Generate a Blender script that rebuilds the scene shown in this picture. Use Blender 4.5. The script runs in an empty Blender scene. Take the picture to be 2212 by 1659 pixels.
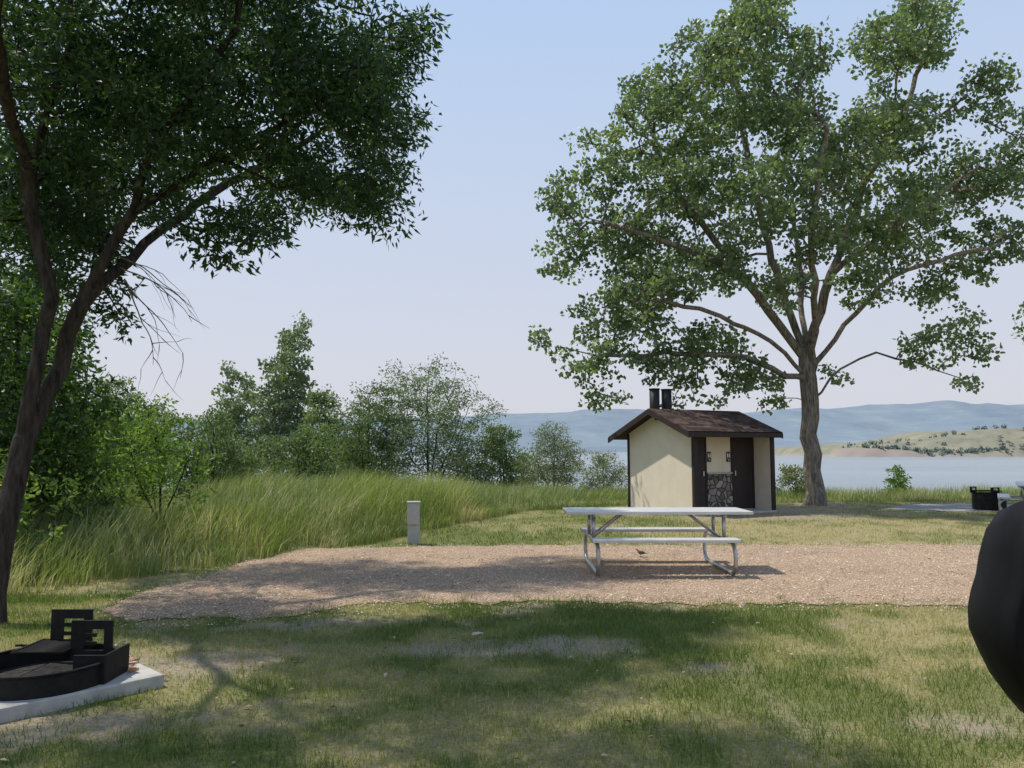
import bpy, math, random
import numpy as np
from mathutils import Vector, Matrix, noise
rng = np.random.default_rng(11); random.seed(11)
scn = bpy.context.scene
scn.view_settings.view_transform = 'Standard'
scn.view_settings.look = 'None'
scn.view_settings.exposure = 0
COL = scn.collection

# ------------------------------------------------------------------ helpers
def smooth(a, b, x):
    t = np.clip((x - a) / (b - a), 0, 1)
    return t * t * (3 - 2 * t)

_grids = {}
def vnoise(x, y, scale, seed=0):
    if seed not in _grids:
        _grids[seed] = np.random.default_rng(1000 + seed).random((128, 128))
    g = _grids[seed]
    u = np.asarray(x, float) / scale + 1000.0; v = np.asarray(y, float) / scale + 1000.0
    i = np.floor(u).astype(int); j = np.floor(v).astype(int)
    fu = u - i; fv = v - j
    fu = fu * fu * (3 - 2 * fu); fv = fv * fv * (3 - 2 * fv)
    i0 = i % 128; i1 = (i + 1) % 128; j0 = j % 128; j1 = (j + 1) % 128
    return (g[i0, j0] * (1 - fu) + g[i1, j0] * fu) * (1 - fv) + (g[i0, j1] * (1 - fu) + g[i1, j1] * fu) * fv

def empty(name, loc=(0, 0, 0), rotz=0):
    o = bpy.data.objects.new(name, None); COL.objects.link(o)
    o.location = loc; o.rotation_euler = (0, 0, rotz); o.empty_display_size = 0.2
    return o

def mesh_np(name, verts, faces, mat, parent=None, rnd=None, smoothf=False, vattrs=None):
    verts = np.ascontiguousarray(verts, dtype=np.float32).reshape(-1, 3)
    faces = np.ascontiguousarray(faces, dtype=np.int32)
    nf, k = faces.shape
    me = bpy.data.meshes.new(name)
    me.vertices.add(len(verts)); me.vertices.foreach_set('co', verts.ravel())
    me.loops.add(nf * k); me.loops.foreach_set('vertex_index', faces.ravel())
    me.polygons.add(nf); me.polygons.foreach_set('loop_start', np.arange(0, nf * k, k, dtype=np.int32))
    me.update(calc_edges=True)
    me.polygons.foreach_set('use_smooth', np.full(nf, smoothf, dtype=bool))
    if rnd is not None:
        a = me.attributes.new('rnd', 'FLOAT', 'FACE'); a.data.foreach_set('value', np.asarray(rnd, np.float32))
    if vattrs:
        for kx, vv in vattrs.items():
            a = me.attributes.new(kx, 'FLOAT', 'POINT'); a.data.foreach_set('value', np.asarray(vv, np.float32).ravel())
    if mat: me.materials.append(mat)
    o = bpy.data.objects.new(name, me); COL.objects.link(o)
    if parent: o.parent = parent
    return o

def mesh_py(name, verts, faces, mat, parent=None, smoothf=False, bevel=0):
    me = bpy.data.meshes.new(name); me.from_pydata([tuple(v) for v in verts], [], faces); me.update()
    if smoothf: me.polygons.foreach_set('use_smooth', np.full(len(me.polygons), True))
    me.materials.append(mat)
    o = bpy.data.objects.new(name, me); COL.objects.link(o)
    if parent: o.parent = parent
    if bevel:
        m = o.modifiers.new('bev', 'BEVEL'); m.width = bevel; m.segments = 2; m.limit_method = 'ANGLE'
    return o

BF = [(0, 3, 2, 1), (4, 5, 6, 7), (0, 1, 5, 4), (1, 2, 6, 5), (2, 3, 7, 6), (3, 0, 4, 7)]
def box(name, lo, hi, mat, parent=None, bevel=0.0):
    x0, y0, z0 = lo; x1, y1, z1 = hi
    v = [(x0, y0, z0), (x1, y0, z0), (x1, y1, z0), (x0, y1, z0), (x0, y0, z1), (x1, y0, z1), (x1, y1, z1), (x0, y1, z1)]
    return mesh_py(name, v, BF, mat, parent, bevel=bevel)

def tube_arrays(pts, rad, sides=8, closed=False):
    pts = [Vector(p) for p in pts]; n = len(pts)
    if not hasattr(rad, '__len__'): rad = [rad] * n
    V = []; F = []
    prev = None
    for i, p in enumerate(pts):
        if closed: d = pts[(i + 1) % n] - pts[i - 1]
        else: d = pts[min(i + 1, n - 1)] - pts[max(i - 1, 0)]
        d.normalize()
        if prev is None:
            up = Vector((0, 0, 1)) if abs(d.z) < .9 else Vector((1, 0, 0))
            a = d.cross(up).normalized()
        else:
            a = (prev - d * prev.dot(d)).normalized()
        prev = a; b = d.cross(a)
        for s in range(sides):
            t = 2 * math.pi * s / sides
            V.append(p + (a * math.cos(t) + b * math.sin(t)) * rad[i])
    m = n if closed else n - 1
    for i in range(m):
        for s in range(sides):
            s2 = (s + 1) % sides; j = (i + 1) % n
            F.append((i * sides + s, i * sides + s2, j * sides + s2, j * sides + s))
    if not closed:
        F.append(tuple(range(sides - 1, -1, -1))); F.append(tuple((n - 1) * sides + s for s in range(sides)))
    return V, F
def tube(name, pts, rad, mat, parent=None, sides=8, closed=False):
    V, F = tube_arrays(pts, rad, sides, closed)
    return mesh_py(name, V, F, mat, parent, smoothf=True)

def loft(name, rings, mat, parent=None, smoothf=True, cap=True):
    n = len(rings[0]); V = [v for r in rings for v in r]; F = []
    for i in range(len(rings) - 1):
        for s in range(n):
            s2 = (s + 1) % n
            F.append((i * n + s, i * n + s2, (i + 1) * n + s2, (i + 1) * n + s))
    if cap:
        F.append(tuple(range(n - 1, -1, -1))); F.append(tuple((len(rings) - 1) * n + s for s in range(n)))
    o = mesh_py(name, V, F, mat, parent, smoothf)
    if cap:
        for p in list(o.data.polygons)[-2:]: p.use_smooth = False
    return o

# ------------------------------------------------------------------ materials
def newmat(name, rough=.8, spec=.3, metal=0.0):
    m = bpy.data.materials.new(name); m.use_nodes = True
    nt = m.node_tree; b = nt.nodes['Principled BSDF']
    b.inputs['Roughness'].default_value = rough; b.inputs['Metallic'].default_value = metal
    b.inputs['Specular IOR Level'].default_value = spec
    return m, nt, b
def N(nt, t, **kw):
    n = nt.nodes.new(t)
    for k, v in kw.items(): setattr(n, k, v)
    return n
def ramp(nt, fac, stops):
    r = N(nt, 'ShaderNodeValToRGB'); e = r.color_ramp.elements
    while len(e) < len(stops): e.new(.5)
    for i, (p, c) in enumerate(stops):
        e[i].position = p; e[i].color = (*c, 1)
    nt.links.new(fac, r.inputs[0]); return r.outputs[0]
def objco(nt):
    return N(nt, 'ShaderNodeTexCoord').outputs['Object']
def noiset(nt, co, scale, detail=4, rough=.6, outp=0):
    n = N(nt, 'ShaderNodeTexNoise'); n.inputs['Scale'].default_value = scale; n.inputs['Detail'].default_value = detail
    n.inputs['Roughness'].default_value = rough
    nt.links.new(co, n.inputs['Vector']); return n.outputs[outp]
def bump(nt, b, h, strength=.4, dist=.02):
    n = N(nt, 'ShaderNodeBump'); n.inputs['Strength'].default_value = strength; n.inputs['Distance'].default_value = dist
    nt.links.new(h, n.inputs['Height']); nt.links.new(n.outputs[0], b.inputs['Normal'])
def mixc(nt, fac, a, b, mode='MIX'):
    n = N(nt, 'ShaderNodeMix', data_type='RGBA', blend_type=mode)
    if isinstance(fac, (int, float)): n.inputs[0].default_value = fac
    else: nt.links.new(fac, n.inputs[0])
    for s, i in ((a, 6), (b, 7)):
        if isinstance(s, tuple): n.inputs[i].default_value = (*s, 1)
        else: nt.links.new(s, n.inputs[i])
    return n.outputs[2]
def noisy(name, c1, c2, scale=8, rough=.8, metal=0, bstr=.2, bdist=.01, spec=.3, detail=5):
    m, nt, b = newmat(name, rough, spec, metal); co = objco(nt)
    f = noiset(nt, co, scale, detail)
    nt.links.new(ramp(nt, f, [(.3, c1), (.7, c2)]), b.inputs['Base Color'])
    if bstr: bump(nt, b, noiset(nt, co, scale * 5, 4), bstr, bdist)
    return m

def leafmat(name, stops, transl=.45, gloss=.45):
    m, nt, b = newmat(name, gloss, .35)
    a = N(nt, 'ShaderNodeAttribute', attribute_name='rnd')
    c = ramp(nt, a.outputs['Fac'], stops)
    nt.links.new(c, b.inputs['Base Color'])
    tr = N(nt, 'ShaderNodeBsdfTranslucent')
    tc = mixc(nt, 1.0, c, (1.55, 1.65, .75), 'MULTIPLY')
    nt.links.new(tc, tr.inputs[0])
    mx = N(nt, 'ShaderNodeMixShader'); mx.inputs[0].default_value = transl
    nt.links.new(b.outputs[0], mx.inputs[1]); nt.links.new(tr.outputs[0], mx.inputs[2])
    nt.links.new(mx.outputs[0], nt.nodes['Material Output'].inputs[0])
    return m

M_leaf_cotton = leafmat('cottonwood_leaf', [(0, (.07, .11, .055)), (.5, (.135, .19, .095)), (.85, (.19, .25, .13)), (1, (.28, .33, .21))], .40, .36)
M_leaf_poplar = leafmat('poplar_leaf', [(0, (.09, .13, .08)), (.5, (.145, .19, .115)), (.85, (.19, .24, .14)), (1, (.27, .31, .21))], .35, .5)
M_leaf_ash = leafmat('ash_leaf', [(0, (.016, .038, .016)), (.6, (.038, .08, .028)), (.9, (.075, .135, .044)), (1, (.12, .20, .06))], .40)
M_leaf_dark = leafmat('thicket_leaf', [(0, (.017, .04, .014)), (.6, (.05, .095, .028)), (.85, (.11, .18, .04)), (1, (.22, .31, .06))], .45)  # bright yellow-green end paints sunlit leaves into the thicket
M_leaf_young = leafmat('sapling_leaf', [(0, (.06, .11, .03)), (.5, (.12, .20, .05)), (1, (.24, .33, .09))], .45)
M_leaf_shrub = leafmat('shrub_leaf', [(0, (.065, .105, .05)), (.5, (.115, .165, .07)), (1, (.20, .25, .11))], .38)
M_leaf_willow = leafmat('willow_leaf', [(0, (.10, .135, .075)), (.5, (.18, .215, .12)), (1, (.27, .30, .18))], .3)
M_lawn = leafmat('lawn_blades', [(0, (.065, .115, .025)), (.38, (.145, .19, .045)), (.70, (.28, .275, .10)), (1, (.50, .43, .25))], .35, .6)
M_tall = leafmat('tall_grass_blades', [(0, (.075, .11, .035)), (.45, (.16, .21, .065)), (.8, (.26, .30, .12)), (1, (.50, .43, .29))], .35, .5)

def barkmat(name, c1, c2):
    m, nt, b = newmat(name, .95, .1); co = objco(nt)
    mp = N(nt, 'ShaderNodeMapping'); mp.inputs['Scale'].default_value = (9, 9, 1.6); nt.links.new(co, mp.inputs[0])
    f = noiset(nt, mp.outputs[0], 2.2, 6, .65)
    nt.links.new(ramp(nt, f, [(.35, c1), (.65, c2)]), b.inputs['Base Color'])
    bump(nt, b, f, .9, .05); return m
M_bark = barkmat('cottonwood_bark', (.08, .068, .055), (.30, .265, .22))
M_bark_dark = barkmat('ash_bark', (.022, .019, .016), (.075, .064, .052))

# ground
m, nt, b = newmat('lawn_ground', .95, .1); co = objco(nt); M_ground = m
n1 = noiset(nt, co, 1.3, 8, .7); n2 = noiset(nt, co, 35, 5, .7)
ag = N(nt, 'ShaderNodeAttribute', attribute_name='dry'); ad = N(nt, 'ShaderNodeAttribute', attribute_name='dirt')
green = ramp(nt, n2, [(.3, (.06, .085, .023)), (.55, (.14, .155, .05)), (.75, (.26, .235, .11))])
straw = ramp(nt, n2, [(.3, (.17, .15, .07)), (.7, (.41, .34, .20))])
soil = ramp(nt, n2, [(.3, (.17, .135, .095)), (.7, (.42, .35, .27))])
c = mixc(nt, ag.outputs['Fac'], green, straw); c = mixc(nt, ad.outputs['Fac'], c, soil)
nt.links.new(c, b.inputs['Base Color']); bump(nt, b, n2, .7, .03)

# gravel
m, nt, b = newmat('gravel', .92, .15); co = objco(nt); M_gravel = m
vo = N(nt, 'ShaderNodeTexVoronoi'); vo.inputs['Scale'].default_value = 75; nt.links.new(co, vo.inputs['Vector'])
sep = N(nt, 'ShaderNodeSeparateColor'); nt.links.new(vo.outputs['Color'], sep.inputs[0])
g1 = ramp(nt, sep.outputs[0], [(0, (.29, .21, .145)), (.4, (.45, .34, .245)), (.75, (.57, .45, .335)), (1, (.70, .60, .48))])
big = ramp(nt, noiset(nt, co, 1.1, 8, .75), [(.3, (.70, .69, .69)), (.5, (.96, .93, .92)), (.7, (1.14, 1.07, 1.02))])
c = mixc(nt, 1.0, g1, big, 'MULTIPLY')
edge = ramp(nt, vo.outputs['Distance'], [(.0, (1, 1, 1)), (.75, (.6, .55, .5))])
c = mixc(nt, 1.0, c, edge, 'MULTIPLY')
nt.links.new(c, b.inputs['Base Color'])
inv = N(nt, 'ShaderNodeMath', operation='SUBTRACT'); inv.inputs[0].default_value = 1; nt.links.new(vo.outputs['Distance'], inv.inputs[1])
bump(nt, b, inv.outputs[0], .8, .012)
m, nt, b = newmat('pebble', .85, .2); M_pebble = m
a = N(nt, 'ShaderNodeAttribute', attribute_name='rnd')
nt.links.new(ramp(nt, a.outputs['Fac'], [(0, (.24, .17, .12)), (.4, (.44, .335, .24)), (.8, (.58, .455, .34)), (1, (.72, .63, .52))]), b.inputs['Base Color'])
m, nt, b = newmat('leaf_litter', .9, .1); M_litter = m
a = N(nt, 'ShaderNodeAttribute', attribute_name='rnd')
nt.links.new(ramp(nt, a.outputs['Fac'], [(0, (.06, .04, .025)), (.5, (.22, .15, .09)), (1, (.48, .38, .25))]), b.inputs['Base Color'])

M_conc = noisy('concrete', (.30, .29, .27), (.47, .46, .43), 6, .9, 0, .3, .01)
M_pave = noisy('old_pavement', (.19, .185, .18), (.28, .27, .265), 3, .9, 0, .3, .01)
M_blacksteel = noisy('black_steel', (.006, .006, .006), (.02, .018, .017), 14, .65, .3, .3, .004)
M_ashbed = noisy('ash_and_charcoal', (.01, .01, .01), (.06, .055, .05), 22, .95, 0, .6, .02)
M_mirror = noisy('black_plastic', (.002, .002, .003), (.005, .005, .006), 30, .55, 0, .05, .001, .15)
M_alu = noisy('aluminium_plank', (.52, .52, .51), (.68, .67, .65), 5, .45, .4, .05, .002)
M_galv = noisy('galvanised_tube', (.34, .35, .36), (.54, .55, .56), 25, .38, .8, .05, .001)
M_cream = noisy('cream_stucco', (.64, .57, .45), (.70, .63, .51), 3, .95, 0, .35, .006)
M_brown = noisy('brown_trim', (.022, .015, .014), (.036, .025, .022), 12, .7, 0, .15, .003)
M_door = noisy('brown_door', (.024, .017, .018), (.034, .024, .024), 4, .55, 0, .05, .002)
M_white = noisy('white_paint', (.75, .75, .75), (.82, .82, .82), 8, .6, 0, 0)
M_signblack = noisy('sign_black', (.012, .012, .014), (.02, .02, .022), 8, .6, 0, 0)
M_ped = noisy('pedestal_grey', (.34, .35, .34), (.43, .44, .43), 9, .6, .1, .1, .002)
M_rust = noisy('burnt_leaf', (.30, .16, .09), (.55, .38, .25), 20, .9, 0, .2, .004)
M_paper = noisy('dry_leaf', (.38, .32, .24), (.60, .54, .44), 20, .9, 0, .2, .004)
M_knob = noisy('steel_handle', (.4, .4, .4), (.5, .5, .5), 10, .35, .9, 0)

# shingles
m, nt, b = newmat('asphalt_shingles', .95, .1); co = objco(nt); M_roof = m
br = N(nt, 'ShaderNodeTexBrick'); nt.links.new(co, br.inputs['Vector'])
br.inputs['Scale'].default_value = 1; br.inputs['Brick Width'].default_value = .26; br.inputs['Row Height'].default_value = .13
br.inputs['Mortar Size'].default_value = .007; br.inputs['Color1'].default_value = (.032, .022, .02, 1); br.inputs['Color2'].default_value = (.11, .078, .068, 1)
br.inputs['Mortar'].default_value = (.012, .009, .009, 1)
c = mixc(nt, 1.0, br.outputs['Color'], ramp(nt, noiset(nt, co, 50, 3), [(.3, (.7, .7, .7)), (.7, (1.3, 1.25, 1.2))]), 'MULTIPLY')
nt.links.new(c, b.inputs['Base Color']); bump(nt, b, br.outputs['Fac'], -.6, .02)
# stone
m, nt, b = newmat('field_stone', .9, .2); co = objco(nt); M_stone = m
mp = N(nt, 'ShaderNodeMapping'); mp.inputs['Scale'].default_value = (1, 1, 1.25); nt.links.new(co, mp.inputs[0])
vo = N(nt, 'ShaderNodeTexVoronoi', feature='DISTANCE_TO_EDGE'); vo.inputs['Scale'].default_value = 5.2; nt.links.new(mp.outputs[0], vo.inputs['Vector'])
vc = N(nt, 'ShaderNodeTexVoronoi'); vc.inputs['Scale'].default_value = 5.2; nt.links.new(mp.outputs[0], vc.inputs['Vector'])
sep = N(nt, 'ShaderNodeSeparateColor'); nt.links.new(vc.outputs['Color'], sep.inputs[0])
sc = ramp(nt, sep.outputs[0], [(0, (.09, .075, .06)), (.4, (.20, .17, .14)), (.7, (.28, .25, .23)), (1, (.36, .31, .26))])
em = ramp(nt, vo.outputs['Distance'], [(.02, (0, 0, 0)), (.07, (1, 1, 1))])
nt.links.new(mixc(nt, em, (.06, .05, .042), sc), b.inputs['Base Color']); bump(nt, b, em, .9, .03)

# water
m, nt, b = newmat('lake_water', .3, .45); co = objco(nt); M_water = m
mp = N(nt, 'ShaderNodeMapping'); mp.inputs['Scale'].default_value = (.5, 1.2, 1); nt.links.new(co, mp.inputs[0])
w = noiset(nt, mp.outputs[0], .9, 6, .65); bump(nt, b, w, .9, .35)
mp2 = N(nt, 'ShaderNodeMapping'); mp2.inputs['Scale'].default_value = (.3, 1.5, 1); nt.links.new(co, mp2.inputs[0])
nt.links.new(ramp(nt, noiset(nt, mp2.outputs[0], .02, 6), [(.35, (.17, .20, .215)), (.65, (.225, .255, .265))]), b.inputs['Base Color'])

# far hills, distance haze painted into the base colour
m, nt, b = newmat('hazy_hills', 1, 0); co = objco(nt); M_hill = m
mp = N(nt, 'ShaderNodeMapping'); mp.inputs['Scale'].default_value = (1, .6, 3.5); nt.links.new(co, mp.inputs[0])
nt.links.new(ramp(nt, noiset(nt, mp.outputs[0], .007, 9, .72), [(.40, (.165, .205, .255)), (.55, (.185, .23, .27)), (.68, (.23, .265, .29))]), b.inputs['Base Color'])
m, nt, b = newmat('hazy_headland_grass', 1, 0); co = objco(nt); M_head = m  # headland grass and bluff tones, paled to paint in the haze
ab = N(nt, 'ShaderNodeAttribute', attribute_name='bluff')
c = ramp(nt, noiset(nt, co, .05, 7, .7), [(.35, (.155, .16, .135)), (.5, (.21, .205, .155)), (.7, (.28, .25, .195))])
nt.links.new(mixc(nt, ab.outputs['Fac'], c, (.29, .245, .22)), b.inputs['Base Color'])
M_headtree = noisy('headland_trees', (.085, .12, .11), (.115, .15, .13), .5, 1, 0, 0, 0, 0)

# ------------------------------------------------------------------ world & sun
EL = math.radians(63); saz = Vector((-.94, .34)).normalized()
to_sun = Vector((saz.x * math.cos(EL), saz.y * math.cos(EL), math.sin(EL)))
w = bpy.data.worlds.new('World'); scn.world = w; w.use_nodes = True
nt = w.node_tree; bg = nt.nodes['Background']
sky = nt.nodes.new('ShaderNodeTexSky'); sky.sky_type = 'NISHITA'; sky.sun_disc = False
sky.sun_elevation = EL; sky.sun_rotation = math.atan2(saz.x, saz.y) % (2 * math.pi)
sky.air_density = 1.0; sky.dust_density = 2.5; sky.ozone_density = 1.5; sky.altitude = 300
tc = nt.nodes.new('ShaderNodeTexCoord'); sx = nt.nodes.new('ShaderNodeSeparateXYZ'); nt.links.new(tc.outputs['Generated'], sx.inputs[0])
STR = .13
hz = ramp(nt, sx.outputs[2], [(0.0, (.70, .70, .76)), (.12, (.68, .70, .79)), (.3, (.61, .69, .85)), (.6, (.46, .64, .93)), (1, (.34, .53, .88))])
hs = nt.nodes.new('ShaderNodeVectorMath'); hs.operation = 'SCALE'; hs.inputs[3].default_value = 1.0 / STR; nt.links.new(hz, hs.inputs[0])
mx = mixc(nt, .90, sky.outputs[0], hs.outputs[0])
nt.links.new(mx, bg.inputs[0]); bg.inputs[1].default_value = STR
sd = bpy.data.lights.new('sun', 'SUN'); sd.energy = 4.8; sd.angle = math.radians(.9); sd.color = (1, .93, .81)
so = bpy.data.objects.new('sun', sd); COL.objects.link(so)
so.rotation_euler = to_sun.to_track_quat('Z', 'Y').to_euler(); so.location = (-10, 5, 30)

# ------------------------------------------------------------------ camera
cd = bpy.data.cameras.new('camera'); cam = bpy.data.objects.new('camera', cd); COL.objects.link(cam)
cam.location = (0, 0, 1.6); cam.rotation_euler = (math.radians(90 + 4.9), 0, 0)
cd.lens = 27; cd.sensor_width = 36; cd.clip_start = .05; cd.clip_end = 20000; scn.camera = cam

# ------------------------------------------------------------------ terrain
def bank(x): return np.interp(x, [-60, -20, -8, -2, 3, 10, 20, 60], [22, 22, 23, 24, 25.5, 26.5, 27.5, 30])
def height(x, y):
    x = np.asarray(x, float); y = np.asarray(y, float)
    z = .45 * np.exp(-((x + 4.6) / 3.6) ** 2 - ((y - 17.5) / 3.8) ** 2) * smooth(.3, 2.2, y - tallb(x))
    z += .25 * smooth(-6, -14, x) * smooth(8, 14, y)
    z += (vnoise(x, y, 2.5, 3) - .5) * .16 * smooth(0.2, 4, y - tallb(x))
    t = (y - bank(x))
    z -= 6.5 * smooth(0, 26, t)
    return z
def tallb(x):
    return np.interp(x, [-40, -9, -7, -5.5, -3.95, -2.4, -1.1, .5, 3.4, 9, 15, 60],
                     [2, 4, 7, 8.6, 10.9, 13.3, 17, 20.4, 22.4, 23.4, 24.4, 27])
xs = np.concatenate([[-9000, -3000, -1000, -400, -150, -80, -50], np.arange(-32, -10, .8), np.arange(-10, 12, .16), np.arange(12, 34, .6), [40, 60, 90, 150, 400, 1000, 3000, 9000]])
ys = np.concatenate([[-6000, -1500, -400, -100, -30, -10, -3, 0, 2], np.arange(2.8, 14, .14), np.arange(14, 60, .5), [70, 90, 150, 400, 1200, 5000, 10000]])
GX, GY = np.meshgrid(xs, ys); GZ = height(GX, GY)
patches = [(.48, 6.45, .5, .3), (-.45, 6.35, .4, .22), (-2.35, 5.9, .5, .3), (1.5, 5.8, .3, .12), (-2.6, 4.6, .5, .3), (-2.1, 7.1, .5, .16),
           (7.6, 20.3, 1.6, 1.3), (9.0, 22.4, 1.3, 1.0), (2.6, 4.6, .25, .18), (-1.6, 7.3, .4, .2), (6.2, 18.4, 2.0, .7)]
def dirtf(x, y):
    d = np.zeros_like(x)
    for (px, py, rx, ry) in patches:
        q = ((x - px) / rx) ** 2 + ((y - py) / ry) ** 2
        d = np.maximum(d, smooth(2.3, .0, q + (vnoise(x, y, .13, 9) - .5) * 2.6))
    d = np.maximum(d, .8 * smooth(.66, .88, vnoise(x, y, .8, 12)) * smooth(.35, .7, vnoise(x, y, .15, 14)))
    return np.clip(d, 0, 1) * .85 * (y < 26)
def dryf(x, y):
    d = .45 * vnoise(x, y, 1.6, 5) + .55 * vnoise(x, y, .33, 6)
    d = smooth(.34, .66, d)
    d = d * .7 + .45 * smooth(.5, 4, x - .1 * y)
    return np.clip(d, 0, 1)
nx, ny = len(xs), len(ys)
idx = np.arange(nx * ny).reshape(ny, nx)
F = np.stack([idx[:-1, :-1], idx[:-1, 1:], idx[1:, 1:], idx[1:, :-1]], -1).reshape(-1, 4)
dirt = dirtf(GX, GY)
painted_shade = smooth(0, 1.2, GY - tallb(GX)) * .6  # shade under tall grass and bushes, painted in by cutting the straw tone
mesh_np('ground', np.stack([GX, GY, GZ], -1), F, M_ground, smoothf=True,
        vattrs={'dry': dryf(GX, GY) * (1 - painted_shade), 'dirt': dirt})

# water
v = [(-9000, 24, -4), (9000, 24, -4), (9000, 9000, -4), (-9000, 9000, -4)]
mesh_py('lake', v, [(0, 1, 2, 3)], M_water)

# hills across the lake
hx = np.linspace(-7000, 8000, 320); hy = np.concatenate([np.linspace(1900, 3600, 40), [4200, 5200, 6500]])
HX, HY = np.meshgrid(hx, hy)
prof = np.interp(hx, [-7000, -3000, -900, -100, 400, 900, 1350, 1700, 2100, 2400, 3000, 8000], [110, 112, 116, 136, 158, 146, 166, 184, 176, 186, 172, 180])
rid = np.array([[noise.fractal(Vector((x / 420, y / 420, 2.3)), 1, 2, 6) for x in hx] for y in hy])
HZ = -5 + (prof[None, :] + 4) * smooth(1920, 3350, HY) + rid * 34 * smooth(1950, 2400, HY) * (1 - .7 * smooth(3000, 3400, HY)) + 14 * smooth(1900, 1950, HY)
HZ[0] = -8
n1_, n2_ = len(hx), len(hy); idx = np.arange(n1_ * n2_).reshape(n2_, n1_)
F = np.stack([idx[:-1, :-1], idx[:-1, 1:], idx[1:, 1:], idx[1:, :-1]], -1).reshape(-1, 4)
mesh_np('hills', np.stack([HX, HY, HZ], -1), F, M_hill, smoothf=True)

# headland
hx = np.linspace(235, 900, 200); hy = np.linspace(585, 800, 50); HX, HY = np.meshgrid(hx, hy)
prof = np.interp(hx, [235, 256, 266, 300, 345, 375, 406, 430, 480, 900], [-6, -5, 3, 4.5, 8.5, 12, 18, 20, 21, 30])
rid = np.array([[noise.fractal(Vector((x / 30, y / 30, 5.3)), 1, 2, 5) for x in hx] for y in hy])
front = 612 + 8 * np.array([noise.noise(Vector((x / 25, 3, 1))) for x in hx])
t = HY - front[None, :]
lk = np.interp(hx, [235, 262, 300, 340, 900], [0, 1, .8, .3, .25])[None, :]
low = smooth(-2, 6, t) * lk + smooth(4, 70, t) * (1 - lk)
HZ = -6 + (prof[None, :] + 6) * np.clip(low, 0, 1) + rid * 1.6 * smooth(0, 30, t)
n1_, n2_ = len(hx), len(hy); idx = np.arange(n1_ * n2_).reshape(n2_, n1_)
F = np.stack([idx[:-1, :-1], idx[:-1, 1:], idx[1:, 1:], idx[1:, :-1]], -1).reshape(-1, 4)
bl = smooth(9, 3, np.abs(t - 2)) * np.interp(HX, [240, 300, 330, 400, 900], [1, .9, .45, .15, .1]) + .8 * smooth(2.5, 0, np.abs(HZ + 4))
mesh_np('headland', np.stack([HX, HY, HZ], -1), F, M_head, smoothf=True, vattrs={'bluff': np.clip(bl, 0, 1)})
V = []; Fq = []; k = 0
for i in range(420):
    x = random.uniform(285, 640); yy = random.uniform(618, 700) if random.random() < .3 else 616 + abs(random.gauss(0, 11))
    ii = int((x - 235) / (665) * 199); jj = int((yy - 585) / 215 * 49)
    z0 = HZ[jj, ii]
    s = random.uniform(.8, 2.3)
    for q in range(26):
        d = Vector((random.gauss(0, 1), random.gauss(0, 1), random.gauss(0, .8))).normalized() * s * random.uniform(.6, 1.1)
        c0 = Vector((x, yy, z0 + s * .8)) + d
        a = Vector((random.gauss(0, 1), random.gauss(0, 1), random.gauss(0, 1))).normalized() * s * .4
        b_ = a.orthogonal().normalized() * s * .4
        V += [c0 - a, c0 - b_, c0 + a, c0 + b_]; Fq.append((k, k + 1, k + 2, k + 3)); k += 4
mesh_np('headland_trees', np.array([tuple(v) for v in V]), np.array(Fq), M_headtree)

# ------------------------------------------------------------------ gravel pad
gp = [(-4.0, 7.75), (-4.12, 8.8), (-3.95, 9.65), (-3.75, 11.2), (-3.35, 12.45), (-1.6, 12.9), (2, 13.0), (6, 13.05), (12, 13.1), (26, 13.3),
      (26, 8.0), (12, 8.05), (6, 8.1), (3, 8.1), (.4, 8.25), (-1, 8.2), (-2.7, 7.45), (-3.6, 7.35)]
P = []
for i in range(len(gp)):
    a = np.array(gp[i]); b2 = np.array(gp[(i + 1) % len(gp)]); L = np.linalg.norm(b2 - a); n = max(1, int(L / .05))
    for j in range(n):
        p = a + (b2 - a) * j / n
        q = np.array([noise.noise(Vector((p[0] * 1.3, p[1] * 1.3, 1))) * .2 + noise.noise(Vector((p[0] * 7, p[1] * 7, 5))) * .06,
                      noise.noise(Vector((p[0] * 1.1, p[1] * 1.3, 9))) * .26 + noise.noise(Vector((p[0] * 5, p[1] * 5, 3))) * .16])
        P.append(p + q)
P = np.array(P)
def inpoly(x, y, poly):
    x = np.asarray(x); y = np.asarray(y); r = np.zeros(x.shape, bool); n = len(poly)
    for i in range(n):
        x1, y1 = poly[i]; x2, y2 = poly[(i + 1) % n]
        c = ((y1 > y) != (y2 > y))
        if y1 == y2: continue
        r ^= c & (x < (x2 - x1) * (y - y1) / (y2 - y1) + x1)
    return r
import bmesh
bm = bmesh.new(); vs = [bm.verts.new((p[0], p[1], .01)) for p in P]; bm.faces.new(vs); bmesh.ops.triangulate(bm, faces=bm.faces[:])
me = bpy.data.meshes.new('gravel_pad'); bm.to_mesh(me); bm.free(); me.materials.append(M_gravel)
grv = bpy.data.objects.new('gravel_pad', me); COL.objects.link(grv)
n = 75000
px = rng.uniform(-4.6, 12, n); py = 7.0 + 6.4 * rng.random(n) ** 1.25
gpa = np.array(gp)
ins = inpoly(px, py, gpa); near = inpoly(px, py - .25, gpa) | inpoly(px, py + .35, gpa) | inpoly(px + .2, py, gpa)
keep = ins | (near & (rng.random(n) < .45))
px = px[keep]; py = py[keep]; n = len(px)
s = rng.uniform(.004, .011, n) * (1 + .7 * (rng.random(n) < .06))
oct_ = np.array([(1, 0, 0), (0, 1, 0), (-1, 0, 0), (0, -1, 0), (0, 0, .7), (0, 0, -.7)])
ang = rng.uniform(0, 6.28, n); sx_ = rng.uniform(.7, 1.4, n)
V = np.zeros((n, 6, 3)); ox = oct_[None, :, 0] * sx_[:, None]; oy = oct_[None, :, 1]
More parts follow.
